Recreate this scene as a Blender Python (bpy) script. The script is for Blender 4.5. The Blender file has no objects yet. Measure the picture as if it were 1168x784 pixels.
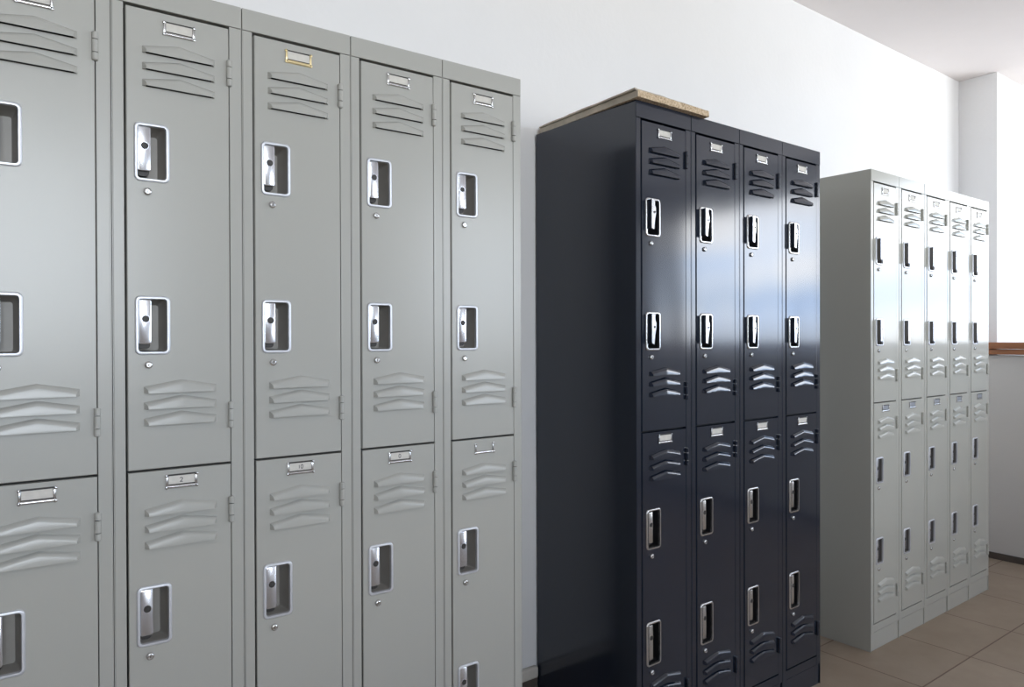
import bpy, bmesh, math, random
from mathutils import Matrix, Vector
random.seed(7)
S = bpy.context.scene
C = S.collection

# ------------------------------------------------------------------ render look
S.view_settings.view_transform = 'Standard'
S.view_settings.look = 'None'
S.view_settings.gamma = 1.0
S.view_settings.use_curve_mapping = False
S.view_settings.exposure = 0.0
S.cycles.use_denoising = True
S.cycles.max_bounces = 12
S.cycles.diffuse_bounces = 8
S.cycles.glossy_bounces = 6
S.cycles.sample_clamp_indirect = 8.0
S.cycles.caustics_reflective = False

# ------------------------------------------------------------------ materials
def new_mat(name):
    m = bpy.data.materials.new(name); m.use_nodes = True
    nt = m.node_tree
    return m, nt, nt.nodes['Principled BSDF']

def noise(nt, scale, detail=3.0, rough=0.5, coord='Object', vec=None):
    tc = nt.nodes.new('ShaderNodeTexCoord')
    n = nt.nodes.new('ShaderNodeTexNoise')
    n.inputs['Scale'].default_value = scale
    n.inputs['Detail'].default_value = detail
    n.inputs['Roughness'].default_value = rough
    src = tc.outputs[coord]
    if vec:
        mp = nt.nodes.new('ShaderNodeMapping')
        mp.inputs['Scale'].default_value = vec
        nt.links.new(src, mp.inputs['Vector']); src = mp.outputs['Vector']
    nt.links.new(src, n.inputs['Vector'])
    return n

def ramp(nt, src, stops):
    r = nt.nodes.new('ShaderNodeValToRGB')
    els = r.color_ramp.elements
    while len(els) < len(stops): els.new(0.5)
    for e, (p, c) in zip(els, stops):
        e.position = p; e.color = (*c, 1)
    nt.links.new(src, r.inputs['Fac'])
    return r

def paint(name, col, rough, bump=0.02, spec=0.5, rough_var=0.015):
    """enamelled sheet steel: slightly uneven colour, soft waves in the sheet"""
    m, nt, b = new_mat(name)
    b.inputs['Base Color'].default_value = (*col, 1)
    n2 = noise(nt, 14.0, 3.0)
    mr = nt.nodes.new('ShaderNodeMapRange')
    mr.inputs['To Min'].default_value = rough - rough_var; mr.inputs['To Max'].default_value = rough + rough_var
    nt.links.new(n2.outputs['Fac'], mr.inputs['Value'])
    nt.links.new(mr.outputs['Result'], b.inputs['Roughness'])
    b.inputs['Specular IOR Level'].default_value = spec
    if not bump: return m
    w = noise(nt, 3.5, 0.0, coord='Object', vec=(1.6, 1, 0.8))
    bp = nt.nodes.new('ShaderNodeBump')
    bp.inputs['Strength'].default_value = bump; bp.inputs['Distance'].default_value = 0.02
    bp.inputs['Filter Width'].default_value = 3.0
    nt.links.new(w.outputs['Fac'], bp.inputs['Height'])
    nt.links.new(bp.outputs['Normal'], b.inputs['Normal'])
    return m

def plain(name, col, rough, metal=0.0, var=0.06, scale=30.0):
    m, nt, b = new_mat(name)
    n = noise(nt, scale, 3.0)
    r = ramp(nt, n.outputs['Fac'], [(0.3, tuple(c*(1-var) for c in col)), (0.7, tuple(min(1, c*(1+var)) for c in col))])
    nt.links.new(r.outputs['Color'], b.inputs['Base Color'])
    b.inputs['Roughness'].default_value = rough
    b.inputs['Metallic'].default_value = metal
    return m

def plaster(name, col, stain=(0.55, 0.5, 0.42), amount=0.25, bump=0.06):
    m, nt, b = new_mat(name)
    n = noise(nt, 1.3, 6.0, 0.62)
    r = ramp(nt, n.outputs['Fac'], [(0.35, tuple(c * 0.965 for c in col)), (0.65, col)])
    d = noise(nt, 9.0, 5.0, 0.7)
    sp = ramp(nt, d.outputs['Fac'], [(0.70, (0, 0, 0)), (0.80, (1, 1, 1))])
    mul = nt.nodes.new('ShaderNodeMath'); mul.operation = 'MULTIPLY'; mul.inputs[1].default_value = amount
    nt.links.new(sp.outputs['Color'], mul.inputs[0])
    mx = nt.nodes.new('ShaderNodeMix'); mx.data_type = 'RGBA'
    nt.links.new(mul.outputs[0], mx.inputs[0])
    nt.links.new(r.outputs['Color'], mx.inputs[6]); mx.inputs[7].default_value = (*stain, 1)
    nt.links.new(mx.outputs[2], b.inputs['Base Color'])
    b.inputs['Roughness'].default_value = 0.75
    b.inputs['Specular IOR Level'].default_value = 0.25
    n2 = noise(nt, 60.0, 3.0)
    bp = nt.nodes.new('ShaderNodeBump'); bp.inputs['Strength'].default_value = bump; bp.inputs['Distance'].default_value = 0.01
    nt.links.new(n2.outputs['Fac'], bp.inputs['Height']); nt.links.new(bp.outputs['Normal'], b.inputs['Normal'])
    return m

def wood(name, a, b_):
    m, nt, b = new_mat(name)
    n = noise(nt, 6.0, 6.0, 0.6, vec=(14, 0.6, 9))
    r = ramp(nt, n.outputs['Fac'], [(0.3, a), (0.7, b_)])
    nt.links.new(r.outputs['Color'], b.inputs['Base Color'])
    b.inputs['Roughness'].default_value = 0.4
    return m

def tiles(name):
    m, nt, b = new_mat(name)
    tc = nt.nodes.new('ShaderNodeTexCoord')
    mp = nt.nodes.new('ShaderNodeMapping')
    P = 0.385
    mp.inputs['Location'].default_value = (-2.565 + P*10, -1.121 + P*10, 0)
    nt.links.new(tc.outputs['Object'], mp.inputs['Vector'])
    br = nt.nodes.new('ShaderNodeTexBrick')
    br.offset = 0.0; br.squash = 1.0
    br.inputs['Scale'].default_value = 1.0
    br.inputs['Brick Width'].default_value = P; br.inputs['Row Height'].default_value = P
    br.inputs['Mortar Size'].default_value = 0.003
    br.inputs['Mortar Smooth'].default_value = 0.2
    br.inputs['Color1'].default_value = (0.34, 0.27, 0.205, 1)
    br.inputs['Color2'].default_value = (0.385, 0.31, 0.24, 1)
    br.inputs['Mortar'].default_value = (0.16, 0.10, 0.075, 1)
    nt.links.new(mp.outputs['Vector'], br.inputs['Vector'])
    n = noise(nt, 5.0, 6.0, 0.65)
    r = ramp(nt, n.outputs['Fac'], [(0.3, (0.82, 0.80, 0.77)), (0.7, (1, 1, 1))])
    mx = nt.nodes.new('ShaderNodeMix'); mx.data_type = 'RGBA'; mx.blend_type = 'MULTIPLY'
    mx.inputs[0].default_value = 1.0
    nt.links.new(br.outputs['Color'], mx.inputs[6]); nt.links.new(r.outputs['Color'], mx.inputs[7])
    nt.links.new(mx.outputs[2], b.inputs['Base Color'])
    b.inputs['Roughness'].default_value = 0.42
    bp = nt.nodes.new('ShaderNodeBump'); bp.inputs['Strength'].default_value = 0.3; bp.inputs['Distance'].default_value = 0.002
    bp.invert = True
    nt.links.new(br.outputs['Fac'], bp.inputs['Height']); nt.links.new(bp.outputs['Normal'], b.inputs['Normal'])
    return m

def chip(name):
    m, nt, b = new_mat(name)
    n = noise(nt, 160.0, 3.0, 0.7)
    r = ramp(nt, n.outputs['Fac'], [(0.30, (0.20, 0.13, 0.07)), (0.48, (0.50, 0.38, 0.25)), (0.70, (0.70, 0.58, 0.42))])
    nt.links.new(r.outputs['Color'], b.inputs['Base Color'])
    b.inputs['Roughness'].default_value = 0.85
    bp = nt.nodes.new('ShaderNodeBump'); bp.inputs['Strength'].default_value = 0.5; bp.inputs['Distance'].default_value = 0.002
    nt.links.new(n.outputs['Fac'], bp.inputs['Height']); nt.links.new(bp.outputs['Normal'], b.inputs['Normal'])
    return m

M = dict(
    grey=paint('grey_enamel', (0.40, 0.40, 0.37), 0.26, spec=0.46, bump=0.0, rough_var=0.0),
    dark=paint('charcoal_enamel', (0.0135, 0.0185, 0.031), 0.13, spec=0.7, bump=0.12, rough_var=0.0),
    pale=paint('pale_grey_enamel', (0.44, 0.44, 0.40), 0.15, spec=0.36, bump=0.10, rough_var=0.0),
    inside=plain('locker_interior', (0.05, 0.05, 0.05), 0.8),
    satin=plain('satin_frame_metal', (0.66, 0.68, 0.72), 0.42, 0.6),
    chrome=plain('polished_steel', (0.62, 0.62, 0.62), 0.24, 0.95),
    plate=plain('brushed_latch_plate', (0.70, 0.72, 0.77), 0.27, 0.93),
    brass=plain('dull_brass', (0.78, 0.64, 0.36), 0.35, 0.6),
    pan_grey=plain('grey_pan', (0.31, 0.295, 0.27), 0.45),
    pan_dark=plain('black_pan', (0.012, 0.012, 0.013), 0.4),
    pan_pale=plain('dark_pan_cheek_shade', (0.14, 0.135, 0.13), 0.45),
    hole=plain('hole_and_shade_black', (0.03, 0.027, 0.025), 0.5),
    card=plain('name_card_paper', (0.60, 0.58, 0.53), 0.7, scale=90),
    dull=plain('grey_card', (0.27, 0.29, 0.32), 0.6, scale=90),  # darker grey card of the lower pale doors
    ink=plain('grey_ink', (0.10, 0.10, 0.11), 0.8),
    wall=plaster('white_plaster', (0.80, 0.80, 0.80), amount=0.0),
    ceil=plaster('ceiling_plaster', (0.82, 0.775, 0.765), amount=0.25),
    halfwall=plaster('half_wall_paint', (0.62, 0.60, 0.57), amount=0.1),
    sill=wood('red_brown_wood', (0.23, 0.085, 0.035), (0.36, 0.15, 0.065)),
    skirt=plain('dark_skirting', (0.085, 0.07, 0.06), 0.5, scale=12),
    ledge=plain('skirting_ledge', (0.55, 0.52, 0.47), 0.6, scale=12),
    floor=tiles('beige_floor_tiles'),
    chip=chip('raw_chipboard'),
    sheet=plain('weathered_fibreboard', (0.42, 0.37, 0.30), 0.8, var=0.2, scale=18),
    frame=plain('window_frame_paint', (0.55, 0.56, 0.57), 0.45),
)

# ------------------------------------------------------------------ mesh helpers
def finish(name, bm, mats, parent=None, smooth=None):
    bmesh.ops.recalc_face_normals(bm, faces=bm.faces)
    me = bpy.data.meshes.new(name); bm.to_mesh(me); bm.free()
    for m in (mats if isinstance(mats, (list, tuple)) else [mats]): me.materials.append(m)
    if smooth is not None:
        for p in me.polygons: p.use_smooth = True
        me.set_sharp_from_angle(angle=math.radians(smooth))
    o = bpy.data.objects.new(name, me); C.objects.link(o)
    if parent: o.parent = parent
    return o

def box(bm, x0, x1, y0, y1, z0, z1, mat=0, bev=0.0):
    vs = [bm.verts.new((x, y, z)) for x in (x0, x1) for y in (y0, y1) for z in (z0, z1)]
    q = [(0,1,3,2), (4,6,7,5), (0,4,5,1), (2,3,7,6), (0,2,6,4), (1,5,7,3)]
    fs = [bm.faces.new([vs[i] for i in f]) for f in q]
    for f in fs: f.material_index = mat
    bmesh.ops.recalc_face_normals(bm, faces=fs)
    if bev:
        es = list({e for f in fs for e in f.edges})
        r = bmesh.ops.bevel(bm, geom=es, offset=bev, segments=2, affect='EDGES', profile=0.5)
        for f in r['faces']: f.material_index = mat
    return fs

def rloop(x0, x1, z0, z1, r, n=5):
    pts = []
    for cx, cz, a0 in ((x1-r, z1-r, 0), (x0+r, z1-r, 90), (x0+r, z0+r, 180), (x1-r, z0+r, 270)):
        for k in range(n+1):
            a = math.radians(a0 + 90*k/n)
            pts.append((cx + r*math.cos(a), cz + r*math.sin(a)))
    return pts

def loft(bm, rings, mat=0, cap_last=False, cap_first=False):
    R = [[bm.verts.new((x, y, z)) for (x, z) in pts] for (pts, y) in rings]
    n = len(R[0])
    for a, b in zip(R, R[1:]):
        for i in range(n):
            f = bm.faces.new((a[i], a[(i+1) % n], b[(i+1) % n], b[i])); f.material_index = mat
    if cap_last: bm.faces.new(R[-1]).material_index = mat
    if cap_first: bm.faces.new(R[0]).material_index = mat

def circ(cx, cz, r, n=16):
    return [(cx + r*math.cos(2*math.pi*k/n), cz + r*math.sin(2*math.pi*k/n)) for k in range(n)]

def grid_panel(bm, us, zs, holes, y, mat=0):
    """sheet at depth y with rectangular openings; returns nothing"""
    us = sorted(set([round(v, 6) for v in us] + [round(v, 6) for h in holes for v in h[:2]]))
    zs = sorted(set([round(v, 6) for v in zs] + [round(v, 6) for h in holes for v in h[2:]]))
    V = {}
    def v(i, j):
        if (i, j) not in V: V[(i, j)] = bm.verts.new((us[i], y, zs[j]))
        return V[(i, j)]
    for i in range(len(us)-1):
        for j in range(len(zs)-1):
            cu, cz = (us[i]+us[i+1])/2, (zs[j]+zs[j+1])/2
            if any(h[0] < cu < h[1] and h[2] < cz < h[3] for h in holes): continue
            bm.faces.new((v(i, j), v(i+1, j), v(i+1, j+1), v(i, j+1))).material_index = mat

def louver(bm, u0, u1, zb, y, ends=0.0125, peak=0.0235, out=0.0085, mat=0):
    """pressed hood: chevron crest, sloping top band, near-vertical face, open underneath"""
    uc = (u0+u1)/2; t = 0.006
    def top(u):
        k = 1 - abs(u-uc)/((u1-u0)/2)
        return zb + ends + (peak-ends)*k
    us = [u0, u0+(uc-u0)*0.5, uc-0.005, uc, uc+0.005, u1-(u1-uc)*0.5, u1]
    def inn(u, k): return min(max(u, u0+t*k), u1-t*k)
    prof = [(0.0, 0.0, 0.0), (0.50, 0.0022, 0.35), (0.82, 0.0048, 0.7), (0.97, 0.0085, 0.95)]      # (outward, drop, end inset)
    rows = [[bm.verts.new((inn(u, k), y-out*o_, top(u)-dz)) for u in us] for o_, dz, k in prof]
    rows.append([bm.verts.new((inn(u, 1), y-out, zb)) for u in us])
    E0 = bm.verts.new((u0, y, zb)); E1 = bm.verts.new((u1, y, zb))
    for P, Q in zip(rows, rows[1:]):
        for i in range(len(us)-1):
            f = bm.faces.new((P[i], P[i+1], Q[i+1], Q[i])); f.material_index = mat; f.smooth = True
    bm.faces.new([r_[0] for r_ in rows] + [E0]).material_index = mat
    bm.faces.new([E1] + [r_[-1] for r_ in reversed(rows)]).material_index = mat

# ------------------------------------------------------------------ locker kit (u = across, y = depth, z = up)
def spec(cw, H, cap, split, D, r3, r4, dl, dup, k):
    return dict(cw=cw, H=H, cap=cap, split=H-split, D=D, k=k,
        # upper door then lower door: recess (z0, z1), louver bottom edges, card holder z0, hinge z0
        rec=[[(1.4505+dup, 1.5545+dup), (1.145+dup, 1.2495+dup)], [r3, r4]],
        louv=[[1.6765+dup, 1.6475+dup, 1.618+dup, 1.077+dup, 1.049+dup, 1.0205+dup],
              [0.860+dl, 0.8315+dl, 0.803+dl, 0.234, 0.206, 0.178]],
        card=[1.715+dup*0.3, 0.9045+dl*1.4], hinge=[[1.647, 1.009+dup], [0.8315+dl, 0.172]])

SPECS = dict(
    grey=spec(0.2193, 1.800, 0.0407, 0.8592, 0.333, (0.630, 0.737), (0.319, 0.424), 0.0, 0.0, 'grey'),
    dark=spec(0.2258, 1.8007, 0.0442, 0.8784, 0.412, (0.605, 0.714), (0.292, 0.411), -0.013, -0.006, 'dark'),
    pale=spec(0.2215, 1.800, 0.0420, 0.8716, 0.385, (0.624, 0.722), (0.319, 0.419), -0.009, -0.004, 'pale'),
)

FRONT = -0.001          # door skin stands a hair proud of the frame

def make_carcass(s, root):
    cw, H, D, cap = s['cw'], s['H'], s['D'], s['cap']
    g = 0.0009; x0, x1 = g, cw-g
    sl, sr = 0.0195, cw - (0.2193-0.1966)
    zc = H-cap; t = 0.0012
    bm = bmesh.new()
    for a, b in ((x0+t, sl), (sr, x1-t)): box(bm, a, b, 0, 0.022, 0.069, zc-0.0006, bev=0.0010)
    box(bm, x0, x1, -0.0010, 0.03, zc, H, bev=0.0008)                # cap strip
    box(bm, sl-0.001, sr+0.001, 0.0006, 0.022, 0.0695, 0.0980, bev=0.0012)   # bottom rail
    box(bm, sl-0.001, sr+0.001, 0.012, D-0.005, s['split']-0.001, s['split']+0.001, mat=1)   # shelf behind the gap
    box(bm, x0-0.0003, x0+t-0.0001, 0.0006, D, 0.0, H-0.0006)        # sides, back, top
    box(bm, x1-t+0.0001, x1+0.0003, 0.0006, D, 0.0, H-0.0006)
    box(bm, x0, x1, D-t, D, 0.0, H-0.001)
    box(bm, x0, x1, 0.02, D, H-0.003, H-0.0008)
    box(bm, x0+t, x1-t, 0.02, D-t, 0.070, 0.072)
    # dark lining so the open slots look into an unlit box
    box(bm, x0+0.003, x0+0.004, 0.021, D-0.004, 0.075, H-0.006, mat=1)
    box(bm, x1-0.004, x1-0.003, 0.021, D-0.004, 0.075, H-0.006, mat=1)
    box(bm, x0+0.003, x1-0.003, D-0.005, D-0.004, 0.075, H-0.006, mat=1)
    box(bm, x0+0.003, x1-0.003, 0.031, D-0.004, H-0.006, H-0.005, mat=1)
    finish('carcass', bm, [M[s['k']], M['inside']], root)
    bm = bmesh.new()
    box(bm, x0+t, x1-t, 0.0040, 0.02, 0.0, 0.0662, bev=0.0010)
    finish('plinth', bm, M[s['k']], root)

def make_door(s, tier, root):
    cw, H, cap, sp = s['cw'], s['H'], s['cap'], s['split']
    dw = cw - 0.2193
    u0, u1 = 0.0240, 0.1940 + dw
    off = dw * 0.5
    z0, z1 = ((sp+0.0030, H-cap-0.0066), (0.1040, sp-0.0034))[tier]
    holes = []
    for (a, b) in s['rec'][tier]: holes.append((0.0375+off*0.6, 0.0890+off*0.6, a+0.003, b-0.003))
    lu0, lu1 = 0.0485+off, 0.1700+off
    for zb in s['louv'][tier]: holes.append((lu0+0.006, lu1-0.006, zb+0.0002, zb+0.0075))
    bm = bmesh.new()
    grid_panel(bm, [u0, u1], [z0, z1], holes, FRONT)
    y1 = FRONT + 0.017
    # rolled edges of the sheet: small chamfer then a return flange
    c = 0.0012
    outer = [(u0, z0), (u1, z0), (u1, z1), (u0, z1)]
    mid = [(u0-c, z0-c), (u1+c, z0-c), (u1+c, z1+c), (u0-c, z1+c)]
    loft(bm, [(outer, FRONT), (mid, FRONT+c), (mid, y1)])
    bmesh.ops.remove_doubles(bm, verts=bm.verts, dist=1e-6)
    for zb in s['louv'][tier]: louver(bm, lu0, lu1, zb, FRONT)
    d = finish('door', bm, M[s['k']], root)
    d.data.set_sharp_from_angle(angle=math.radians(45))

    # card holder: pressed metal frame with turned tabs at the corners
    zc = s['card'][tier]; cu = 0.1093 + off; w, h = 0.0262, 0.0255
    bm = bmesh.new(); y = FRONT
    loft(bm, [(rloop(cu-w+0.001, cu+w-0.001, zc+0.001, zc+h, 0.0015, 2), y), (rloop(cu-w+0.001, cu+w-0.001, zc+0.001, zc+h, 0.0015, 2), y-0.0004)], mat=1, cap_last=True)  # dark backing colour puts in the shade around the card
    for sx in (-1, 1):                                              # side channels
        box(bm, min(cu+sx*w, cu+sx*(w-0.0038)), max(cu+sx*w, cu+sx*(w-0.0038)), y-0.0024, y, zc+0.004, zc+h-0.003, bev=0.0007)
    pr = [(0.0035+0.0034*math.cos(t), -0.0034*math.sin(t)) for t in [math.pi*(1.06-1.12*k/8) for k in range(9)]]
    A_ = [bm.verts.new((cu-w+0.0022, y+q, zc-0.0004+p)) for p, q in pr]; B_ = [bm.verts.new((cu+w-0.0022, y+q, zc-0.0004+p)) for p, q in pr]
    for k in range(8): bm.faces.new((A_[k], A_[k+1], B_[k+1], B_[k]))       # rolled lower lip
    bm.faces.new(A_); bm.faces.new(B_)
    for du in (-w+0.0012, w-0.0012):                                # corner tabs with rivets
        for zz in (zc+0.0022, zc+h-0.0024):
            loft(bm, [(circ(cu+du, zz, 0.0029, 12), y-0.001), (circ(cu+du, zz, 0.0026, 12), y-0.0032), (circ(cu+du, zz, 0.0017, 12), y-0.0038)], cap_last=True)
            loft(bm, [(circ(cu+du*0.955, zz+0.0006, 0.0012, 8), y-0.0039), (circ(cu+du*0.955, zz+0.0006, 0.0010, 8), y-0.0042)], mat=1, cap_last=True)
    finish('card_holder', bm, [M['chrome'], M['hole']], d, 40)
    bm = bmesh.new()
    box(bm, cu-w+0.0042, cu+w-0.0042, y-0.0013, y-0.0006, zc+0.0078, zc+h-0.0030)
    finish('name_card', bm, [M['dull' if (s['k'] == 'pale' and tier) else 'card'], M['ink']], d)

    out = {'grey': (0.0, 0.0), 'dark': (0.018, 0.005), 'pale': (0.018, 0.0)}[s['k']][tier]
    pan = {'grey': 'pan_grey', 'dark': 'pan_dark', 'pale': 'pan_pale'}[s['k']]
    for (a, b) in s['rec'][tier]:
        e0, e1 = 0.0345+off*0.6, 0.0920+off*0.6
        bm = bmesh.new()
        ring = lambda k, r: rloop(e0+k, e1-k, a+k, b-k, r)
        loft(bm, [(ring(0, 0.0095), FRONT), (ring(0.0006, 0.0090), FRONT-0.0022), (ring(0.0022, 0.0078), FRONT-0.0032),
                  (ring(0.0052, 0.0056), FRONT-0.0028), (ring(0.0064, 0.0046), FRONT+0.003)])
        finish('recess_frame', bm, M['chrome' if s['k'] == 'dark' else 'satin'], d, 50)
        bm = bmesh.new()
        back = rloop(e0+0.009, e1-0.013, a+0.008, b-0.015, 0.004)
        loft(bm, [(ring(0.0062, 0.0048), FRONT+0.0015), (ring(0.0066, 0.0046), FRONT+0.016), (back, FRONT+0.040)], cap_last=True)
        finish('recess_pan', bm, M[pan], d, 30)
        # latch: folded plate on the opening's left, with the hasp eye
        bm = bmesh.new()
        l0, l1 = e0+0.0062, e0+0.0266
        zt, zb = b-0.0068, a+0.0195
        yf = FRONT + 0.0008 - out
        if out > 0.01:
            box(bm, l0-0.001, l0+0.0015, yf+0.001, FRONT+0.012, zb, zt, mat=1, bev=0.0004)      # painted cheek; on pale lockers a darker colour puts in its shade
            pts = [(l0, zb+0.001), (l0+0.009, zb-0.002), (l0+0.0125, zb+0.025), (l0+0.0165, zb+0.040),
                   (l0+0.0165, zt-0.022), (l0+0.0125, zt-0.016), (l0+0.0125, zt), (l0, zt)]
            loft(bm, [(pts, yf), (pts, yf+0.006)], cap_first=True, cap_last=True)
            box(bm, l0+0.001, l0+0.009, yf+0.005, FRONT+0.016, zb+0.004, zt-0.002, mat=1)
            hc_ = (l0+0.0105, zt-0.034)
        else:
            l1 = {'grey': l1, 'dark': e0+0.0215, 'pale': e0+0.024}[s['k']]
            pts = rloop(l0, l1, zb, zt, 0.003, 3)
            pts2 = rloop(l0+0.0006, l1-0.0006, zb+0.0006, zt-0.0006, 0.0028, 3)
            loft(bm, [(pts2, yf-0.0004), (pts, yf), (pts, yf+0.0016)], cap_first=True, cap_last=True)
            box(bm, l0+0.001, l0+0.003, yf+0.001, FRONT+0.022, zb+0.004, zt-0.002)
            loft(bm, [(rloop(l0+0.0005, l1-0.001, zb-0.0085, zb+0.01, 0.006, 4), yf+0.0075), (rloop(l0+0.0005, l1-0.001, zb-0.0085, zb+0.01, 0.006, 4), yf+0.020)], mat=2, cap_first=True)  # dark piece stands in for the shaded opening below the plate
            hc_ = ((l0+l1)/2+0.001, zt-0.034)
        r = 0.0070 if out < 0.01 else 0.0036
        loft(bm, [(circ(*hc_, r), yf-0.0003), (circ(*hc_, r*0.97), yf-0.0010), (circ(*hc_, r*0.88), yf-0.0010)], mat=0)
        loft(bm, [(circ(*hc_, r*0.92), yf-0.0007), (circ(*hc_, r*0.9), yf-0.00090)], mat=2, cap_last=True)
        loft(bm, [(circ(hc_[0]+r*0.15, hc_[1]-r*0.1, r*0.30, 10), yf-0.0009), (circ(hc_[0]+r*0.15, hc_[1]-r*0.1, r*0.24, 10), yf-0.0011)], mat=3, cap_last=True)
        finish('latch', bm, [M['chrome' if s['k'] == 'dark' else 'plate'], M['pan_pale' if s['k'] == 'pale' else s['k']], M['hole'], M['inside']], d, 40)
        bm = bmesh.new(); lz = a-0.0175; lu = 0.0558+off*0.6
        loft(bm, [(circ(lu, lz, 0.0066), FRONT), (circ(lu, lz, 0.0066), FRONT-0.003), (circ(lu, lz, 0.0056), FRONT-0.0045),
                  (circ(lu, lz, 0.0040), FRONT-0.0050), (circ(lu, lz, 0.0038), FRONT-0.0042)], cap_last=True)
        box(bm, lu-0.0005, lu+0.0005, FRONT-0.0046, FRONT-0.0040, lz-0.0026, lz+0.0026, mat=1)
        finish('lock', bm, [M['chrome'], M['hole']], d, 40)
    for hz in s['hinge'][tier]:
        bm = bmesh.new(); hu = 0.1952 + dw; L = 0.0455; R = 0.0052
        for p, q in ((0, 0.245), (0.272, 0.728), (0.755, 1)):
            za, zb2 = hz+L*p, hz+L*q
            rings = [[bm.verts.new((hu+R*math.cos(t*math.pi/7), FRONT-0.0032+R*math.sin(t*math.pi/7), z)) for t in range(14)] for z in (za, zb2)]
            for i in range(14): bm.faces.new((rings[0][i], rings[0][(i+1) % 14], rings[1][(i+1) % 14], rings[1][i]))
            for k, tz in ((0, -0.0015), (1, 0.0015)):
                e = [bm.verts.new((hu+(v.co.x-hu)*0.7, FRONT-0.0032+(v.co.y-FRONT+0.0032)*0.7, v.co.z+(tz if (p == 0 and k == 0) or (q == 1 and k == 1) else 0))) for v in rings[k]]
                for i in range(14): bm.faces.new((rings[k][i], rings[k][(i+1) % 14], e[(i+1) % 14], e[i]))
                bm.faces.new(e)
        finish('hinge', bm, M[s['k']], d, 40)
    return d

def make_locker(kind, name):
    root = bpy.data.objects.new(name, None); C.objects.link(root)
    s = SPECS[kind]
    make_carcass(s, root)
    for t in (0, 1): make_door(s, t, root)
    return root

def copy_tree(o, parent=None):
    c = o.copy(); C.objects.link(c)
    if parent: c.parent = parent
    for ch in o.children: copy_tree(ch, c)
    return c

def bank(kind, name, x, y, a, spots, group):
    cw = SPECS[kind]['cw']
    proto = make_locker(kind, name)
    outs = [proto] + [copy_tree(proto) for _ in spots[1:]]
    for o, (n, label) in zip(outs, spots):
        o.location = (x + n*cw*math.cos(a), y + n*cw*math.sin(a), 0)
        o.rotation_euler = (0, 0, a)
        o['label'] = label; o['category'] = 'locker'; o['group'] = group
    return outs

grey = bank('grey', 'locker', 1.0854, 1.3998, -0.0198, [
    (-5, 'light grey steel locker cut off by the left edge of the picture'),
    (-4, 'light grey steel locker standing second from the left edge of the picture'),
    (-3, 'light grey steel locker with a yellowed brass card holder on its upper door'),
    (-2, 'light grey steel locker between the brass-holder one and the row end beside the black lockers'),
    (-1, 'light grey steel locker at the right end of its row, nearest the black lockers'),
], 'light grey lockers in the near row')
dark = bank('dark', 'locker', 1.4186, 1.3373, 0.0074, [
    (0, 'glossy charcoal locker under the chipboard, showing its plain black side panel'),
    (1, 'glossy charcoal locker second from the board-topped corner of the black row'),
    (2, 'glossy charcoal locker third from the left, one short of the black row end'),
    (3, 'glossy charcoal locker at the right end of the black row, nearest the pale lockers'),
], 'charcoal lockers in the middle row')
pale = bank('pale', 'locker', 2.696, 1.3604, 0.0084, [
    (0, 'pale grey locker with its dim side panel facing the black lockers'),
    (1, 'pale grey locker second from the black lockers in the far row'),
    (2, 'pale grey locker in the middle of the five in the far row'),
    (3, 'pale grey locker second from the far end, before the wooden sill'),
    (4, 'pale grey locker at the far end, nearest the brown wooden sill'),
], 'pale grey lockers in the far row')

def sub(root, tier, nm):
    doors = [c for c in root.children if c.name.split('.')[0] == 'door']
    doors.sort(key=lambda d: -max(v.co.z for v in d.data.vertices))
    return [c for c in doors[tier].children if c.name.split('.')[0] == nm]
def mark(card, strokes, cx, cz, size):
    """small handwritten character on one name card"""
    me = card.data.copy(); card.data = me
    bm = bmesh.new(); bm.from_mesh(me)
    y = min(v.co.y for v in bm.verts) - 0.0001; wd = size*0.09
    for st in strokes:
        for (xa, za), (xb, zb) in zip(st, st[1:]):
            a = Vector((cx+xa*size, 0, cz+za*size)); b = Vector((cx+xb*size, 0, cz+zb*size)); n_ = (b-a).normalized(); pz = Vector((-n_.z, 0, n_.x))*wd
            a = a-n_*wd*0.6; b = b+n_*wd*0.6
            f_ = bm.faces.new([bm.verts.new((q.x, y, q.z)) for q in (a-pz, b-pz, b+pz, a+pz)]); f_.material_index = 1
    bm.to_mesh(me); bm.free()
oval = [(0.3*math.sin(t*math.pi/5), 0.5*math.cos(t*math.pi/5)) for t in range(11)]
two = [(-0.3, 0.35), (0.0, 0.5), (0.3, 0.25), (0.1, -0.1), (-0.25, -0.5), (0.3, -0.5)]
mark(sub(grey[1], 1, 'name_card')[0], [two], 0.1085, 0.9195, 0.0075)
mark(sub(grey[2], 1, 'name_card')[0], [[(-0.75, 0.4), (-0.75, -0.4)], oval], 0.1120, 0.9195, 0.0075)
mark(sub(grey[3], 1, 'name_card')[0], [oval], 0.1085, 0.9195, 0.0080)
# brass holder on one upper door, empty holder on one lower door
h = sub(grey[2], 0, 'card_holder')[0]; h.data = h.data.copy(); h.data.materials[0] = M['brass']; h['label'] = 'yellowed brass card holder'
e = sub(grey[4], 1, 'name_card')[0]; bpy.data.objects.remove(e)
h = sub(grey[4], 1, 'card_holder')[0]; h.data = h.data.copy(); h.data.materials[1] = M['grey']

# ------------------------------------------------------------------ boards on the black lockers
def tag(o, label, cat, group=None):
    o['label'] = label; o['category'] = cat
    if group: o['group'] = group
    return o

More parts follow.
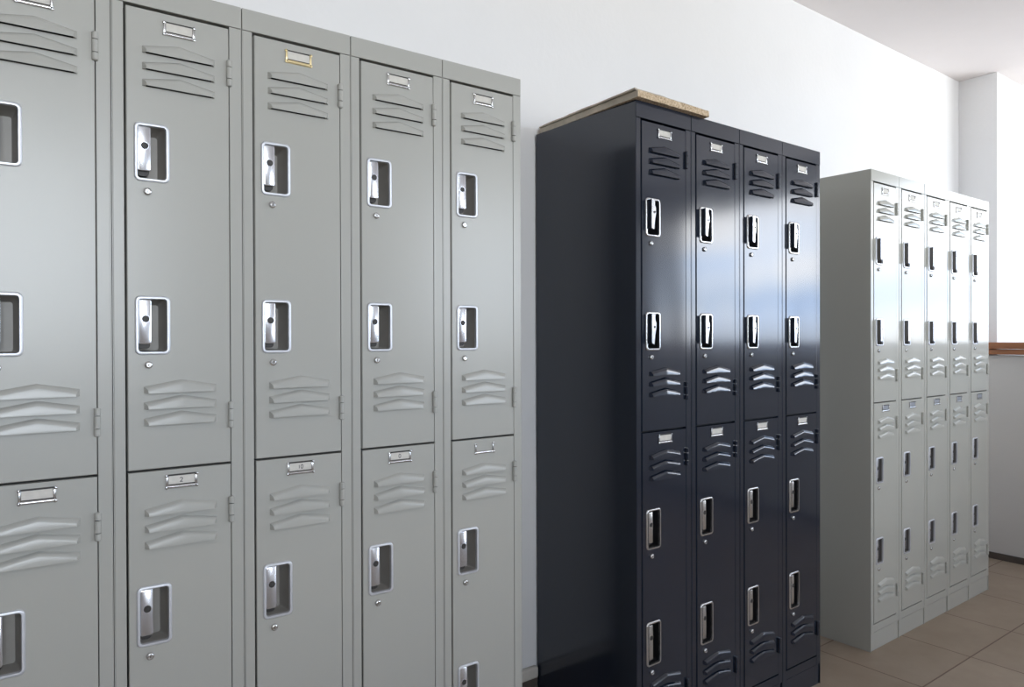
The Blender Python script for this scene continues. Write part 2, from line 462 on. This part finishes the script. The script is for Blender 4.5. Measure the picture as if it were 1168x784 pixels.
def slab(name, corners, z, t, mat, rag=0.0, n=14, warp=None):
    """board with slightly ragged edges; corners ccw from front-left"""
    bm = bmesh.new(); pts = []
    for a, b in zip(corners, corners[1:]+corners[:1]):
        for k in range(n):
            f = k/n
            pts.append((a[0]+(b[0]-a[0])*f + random.uniform(-rag, rag), a[1]+(b[1]-a[1])*f + random.uniform(-rag, rag)))
    w = warp or (lambda x, y: 0.0)
    lo = [bm.verts.new((x, y, z + w(x, y))) for x, y in pts]
    hi = [bm.verts.new((x, y, z + t + w(x, y) + random.uniform(-rag, rag)*0.4)) for x, y in pts]
    m = len(pts)
    for i in range(m): bm.faces.new((lo[i], lo[(i+1) % m], hi[(i+1) % m], hi[i]))
    bm.faces.new(lo); bm.faces.new(hi)
    return finish(name, bm, mat)
tag(slab('chipboard_panel', [(1.407, 1.318), (1.702, 1.320), (1.715, 1.735), (1.424, 1.742)], 1.8012, 0.017, M['chip'], 0.0012),
    'raw tan chipboard panel lying on top of the black lockers', 'board')
cb = bpy.data.objects['chipboard_panel']; cb.data.materials.append(M['sheet'])
for p in cb.data.polygons:
    if p.normal.x < -0.7 or p.normal.z > 0.7: p.material_index = 1
tag(slab('fibreboard_sheet', [(1.399, 1.322), (1.675, 1.330), (1.680, 1.70), (1.421, 1.742)], 1.8192, 0.0045, M['sheet'], 0.0015),
    'thin weathered grey-brown sheet lying over the chipboard panel', 'board')

# ------------------------------------------------------------------ the room
WY, CE, XL, YF, XW = 1.7585, 2.606, -4.5, -2.4, 5.5
def struct(name, bm, m, smooth=None):
    o = finish(name, bm, m, None, smooth); o['kind'] = 'structure'; return o

bm = bmesh.new(); box(bm, XL-0.1, XW+0.15, YF-0.15, WY+0.1, -0.05, 0.0); struct('floor', bm, M['floor'])
bm = bmesh.new(); box(bm, XL-0.1, XW+0.15, YF-0.15, WY+0.1, CE, CE+0.08); struct('ceiling', bm, M['ceil'])
bm = bmesh.new(); box(bm, XL-0.1, XW+0.15, WY, WY+0.1, 0.0, CE); struct('wall_back', bm, M['wall'])
bm = bmesh.new(); box(bm, XL-0.1, XL, YF-0.15, WY, 0.0, CE); struct('wall_left', bm, M['wall'])
# thick stretch of wall beyond the corner (its end is the pillar face, its flank runs on into the bay)
bm = bmesh.new(); box(bm, 4.465, XW, 1.567, WY, 0.0, CE, bev=0.004); struct('wall_bay', bm, M['wall'], 40)
# half wall with its wooden sill
bm = bmesh.new(); box(bm, 4.37, 4.464, YF, WY, 0.0, 1.079, bev=0.003); struct('wall_right', bm, M['halfwall'])
bm = bmesh.new()
box(bm, 4.335, 4.48, YF, 1.566, 1.113, 1.147, bev=0.003)
box(bm, 4.343, 4.464, YF, 1.566, 1.083, 1.1105, bev=0.003)
box(bm, 4.335, 4.4648, 1.566, WY, 1.113, 1.147, bev=0.003)
box(bm, 4.343, 4.464, 1.566, WY, 1.083, 1.1105, bev=0.003)
struct('trim_1', bm, M['sill'])
bm = bmesh.new(); box(bm, 4.360, 4.37, YF, WY, 0.0, 0.034, bev=0.002); struct('baseboard_right', bm, M['skirt'])
for nm, (a, b) in dict(baseboard_back=(1.09, 1.412), baseboard_back_far=(2.326, 2.690), baseboard_back_end=(3.81, 4.358)).items():
    bm = bmesh.new(); box(bm, a, b, WY-0.012, WY, 0.0, 0.13, bev=0.001); o = struct(nm, bm, M['skirt'])
    bm = bmesh.new(); box(bm, a, b, WY-0.02, WY, 0.1302, 0.166, bev=0.006); o = struct('trim_2', bm, M['ledge'])

def wall_with_openings(name, axis, p0, p1, a0, a1, openings, m):
    """axis 'y': wall plane across y (p0..p1 thick), running along x; axis 'x' likewise"""
    bm = bmesh.new()
    cuts = sorted(openings); xs = [a0]
    def bx(u0, u1, z0, z1):
        if axis == 'y': box(bm, u0, u1, p0, p1, z0, z1)
        else: box(bm, p0, p1, u0, u1, z0, z1)
    cur = a0
    for (u0, u1, z0, z1) in cuts:
        bx(cur, u0, 0, CE); bx(u0, u1, 0, z0); bx(u0, u1, z1, CE); cur = u1
    bx(cur, a1, 0, CE)
    return struct(name, bm, m)

FRONT_WIN = [(-0.9, 0.75, 1.0, 2.50), (2.9, 4.1, 1.0, 2.50)]
BAY_WIN = [(-2.00, 0.98, 0.95, 2.38)]
wall_with_openings('wall_front', 'y', YF-0.15, YF, XL, XW+0.15, FRONT_WIN, M['wall'])
wall_with_openings('wall_window', 'x', XW, XW+0.15, YF, WY, BAY_WIN, M['wall'])

def window(name, axis, p, o, nbar, cross=True):
    u0, u1, z0, z1 = o; bm = bmesh.new(); w = 0.022; e = 0.001
    def bx(a, b, c, d):
        if axis == 'y': box(bm, a, b, p-0.02, p+0.02, c, d, bev=0.003)
        else: box(bm, p-0.02, p+0.02, a, b, c, d, bev=0.003)
    bx(u0+e, u0+2*w, z0+e, z1-e); bx(u1-2*w, u1-e, z0+e, z1-e)
    bx(u0+2*w, u1-2*w, z0+e, z0+2*w); bx(u0+2*w, u1-2*w, z1-2*w, z1-e)
    for k in range(1, nbar+1):
        c = u0+(u1-u0)*k/(nbar+1); bx(c-w, c+w, z0+2*w, z1-2*w)
    struct(name, bm, M['frame'])
window('window_1', 'y', YF-0.08, FRONT_WIN[0], 2)
window('window_2', 'y', YF-0.08, FRONT_WIN[1], 1)
window('window_3', 'x', XW+0.08, BAY_WIN[0], 1)

# daylight portals in the window openings (they emit nothing, they only guide the sky light)
def portal(axis, p, o):
    u0, u1, z0, z1 = o
    L = bpy.data.lights.new('daylight_portal', 'AREA'); L.shape = 'RECTANGLE'
    L.size = u1-u0; L.size_y = z1-z0; L.cycles.is_portal = True
    ob = bpy.data.objects.new('daylight_portal', L); C.objects.link(ob)
    if axis == 'y':
        ob.location = ((u0+u1)/2, p, (z0+z1)/2); d = Vector((0, 1, 0))
    else:
        ob.location = (p, (u0+u1)/2, (z0+z1)/2); d = Vector((-1, 0, 0))
    ob.rotation_euler = d.to_track_quat('-Z', 'Y').to_euler()
for o in FRONT_WIN: portal('y', YF-0.13, o)
for o in BAY_WIN: portal('x', XW+0.13, o)

# ------------------------------------------------------------------ sky
W = bpy.data.worlds.new('sky'); S.world = W; W.use_nodes = True
nt = W.node_tree; bg = nt.nodes['Background']
tc = nt.nodes.new('ShaderNodeTexCoord')
sep = nt.nodes.new('ShaderNodeSeparateXYZ'); nt.links.new(tc.outputs['Generated'], sep.inputs[0])
n = nt.nodes.new('ShaderNodeTexNoise'); n.inputs['Scale'].default_value = 4.5; n.inputs['Detail'].default_value = 5
mp = nt.nodes.new('ShaderNodeMapping'); mp.inputs['Scale'].default_value = (1, 1, 3.0)
nt.links.new(tc.outputs['Generated'], mp.inputs[0]); nt.links.new(mp.outputs[0], n.inputs['Vector'])
cl = ramp(nt, n.outputs['Fac'], [(0.40, (0.50, 0.69, 1.0)), (0.54, (1.0, 1.0, 1.0))])
el = ramp(nt, sep.outputs['Z'], [(0.0, (0.885, 0.86, 0.81)), (0.008, (0.45, 0.48, 0.52)), (0.018, (0.95, 0.96, 0.98)), (0.032, (0.90, 0.93, 0.97)),
    (0.046, (0.50, 0.62, 0.78)), (0.066, (0.62, 0.73, 0.88)), (0.085, (1, 1, 1)), (0.14, (1, 1, 1)), (0.26, (0.50, 0.54, 0.60)), (0.8, (0.12, 0.15, 0.20))])
# the side of the sky facing the room's long windows is the brighter one
az = nt.nodes.new('ShaderNodeMapRange'); az.inputs['From Min'].default_value = 0.0; az.inputs['From Max'].default_value = -1.0
az.inputs['To Min'].default_value = 0.25; az.inputs['To Max'].default_value = 1.35
nt.links.new(sep.outputs['Y'], az.inputs['Value'])
mz = nt.nodes.new('ShaderNodeMath'); mz.operation = 'MULTIPLY'; mz.inputs[1].default_value = 11.8
nt.links.new(az.outputs['Result'], mz.inputs[0]); nt.links.new(mz.outputs[0], bg.inputs['Strength'])
mx = nt.nodes.new('ShaderNodeMix'); mx.data_type = 'RGBA'; mx.blend_type = 'MULTIPLY'; mx.inputs[0].default_value = 1
wm = nt.nodes.new('ShaderNodeMapRange'); wm.inputs['From Min'].default_value = -0.66; wm.inputs['From Max'].default_value = -0.88
nt.links.new(sep.outputs['Y'], wm.inputs['Value'])
cw_ = nt.nodes.new('ShaderNodeMix'); cw_.data_type = 'RGBA'; cw_.inputs[7].default_value = (0.89, 0.945, 1.0, 1)
nt.links.new(wm.outputs['Result'], cw_.inputs[0]); nt.links.new(cl.outputs['Color'], cw_.inputs[6])
nt.links.new(cw_.outputs[2], mx.inputs[6]); nt.links.new(el.outputs['Color'], mx.inputs[7])
nt.links.new(mx.outputs[2], bg.inputs['Color'])

# ------------------------------------------------------------------ camera
F, PITCH, ROLL, YAW, HC = 832.81, -0.0054, -0.0032, 0.9241, 1.1702
f = Vector((math.cos(YAW), math.sin(YAW), 0)); r = Vector((math.sin(YAW), -math.cos(YAW), 0)); u = Vector((0, 0, 1))
f2 = f*math.cos(PITCH) + u*math.sin(PITCH); u2 = -f*math.sin(PITCH) + u*math.cos(PITCH)
r3 = r*math.cos(ROLL) + u2*math.sin(ROLL); u3 = -r*math.sin(ROLL) + u2*math.cos(ROLL)
cam = bpy.data.cameras.new('camera'); co = bpy.data.objects.new('camera', cam); C.objects.link(co)
cam.sensor_fit = 'HORIZONTAL'; cam.sensor_width = 36.0; cam.lens = 36.0*F/1168
cam.clip_start = 0.02
m3 = Matrix((r3, u3, -f2)).transposed()
co.matrix_world = Matrix.Translation((0, 0, HC)) @ m3.to_4x4()
S.camera = co
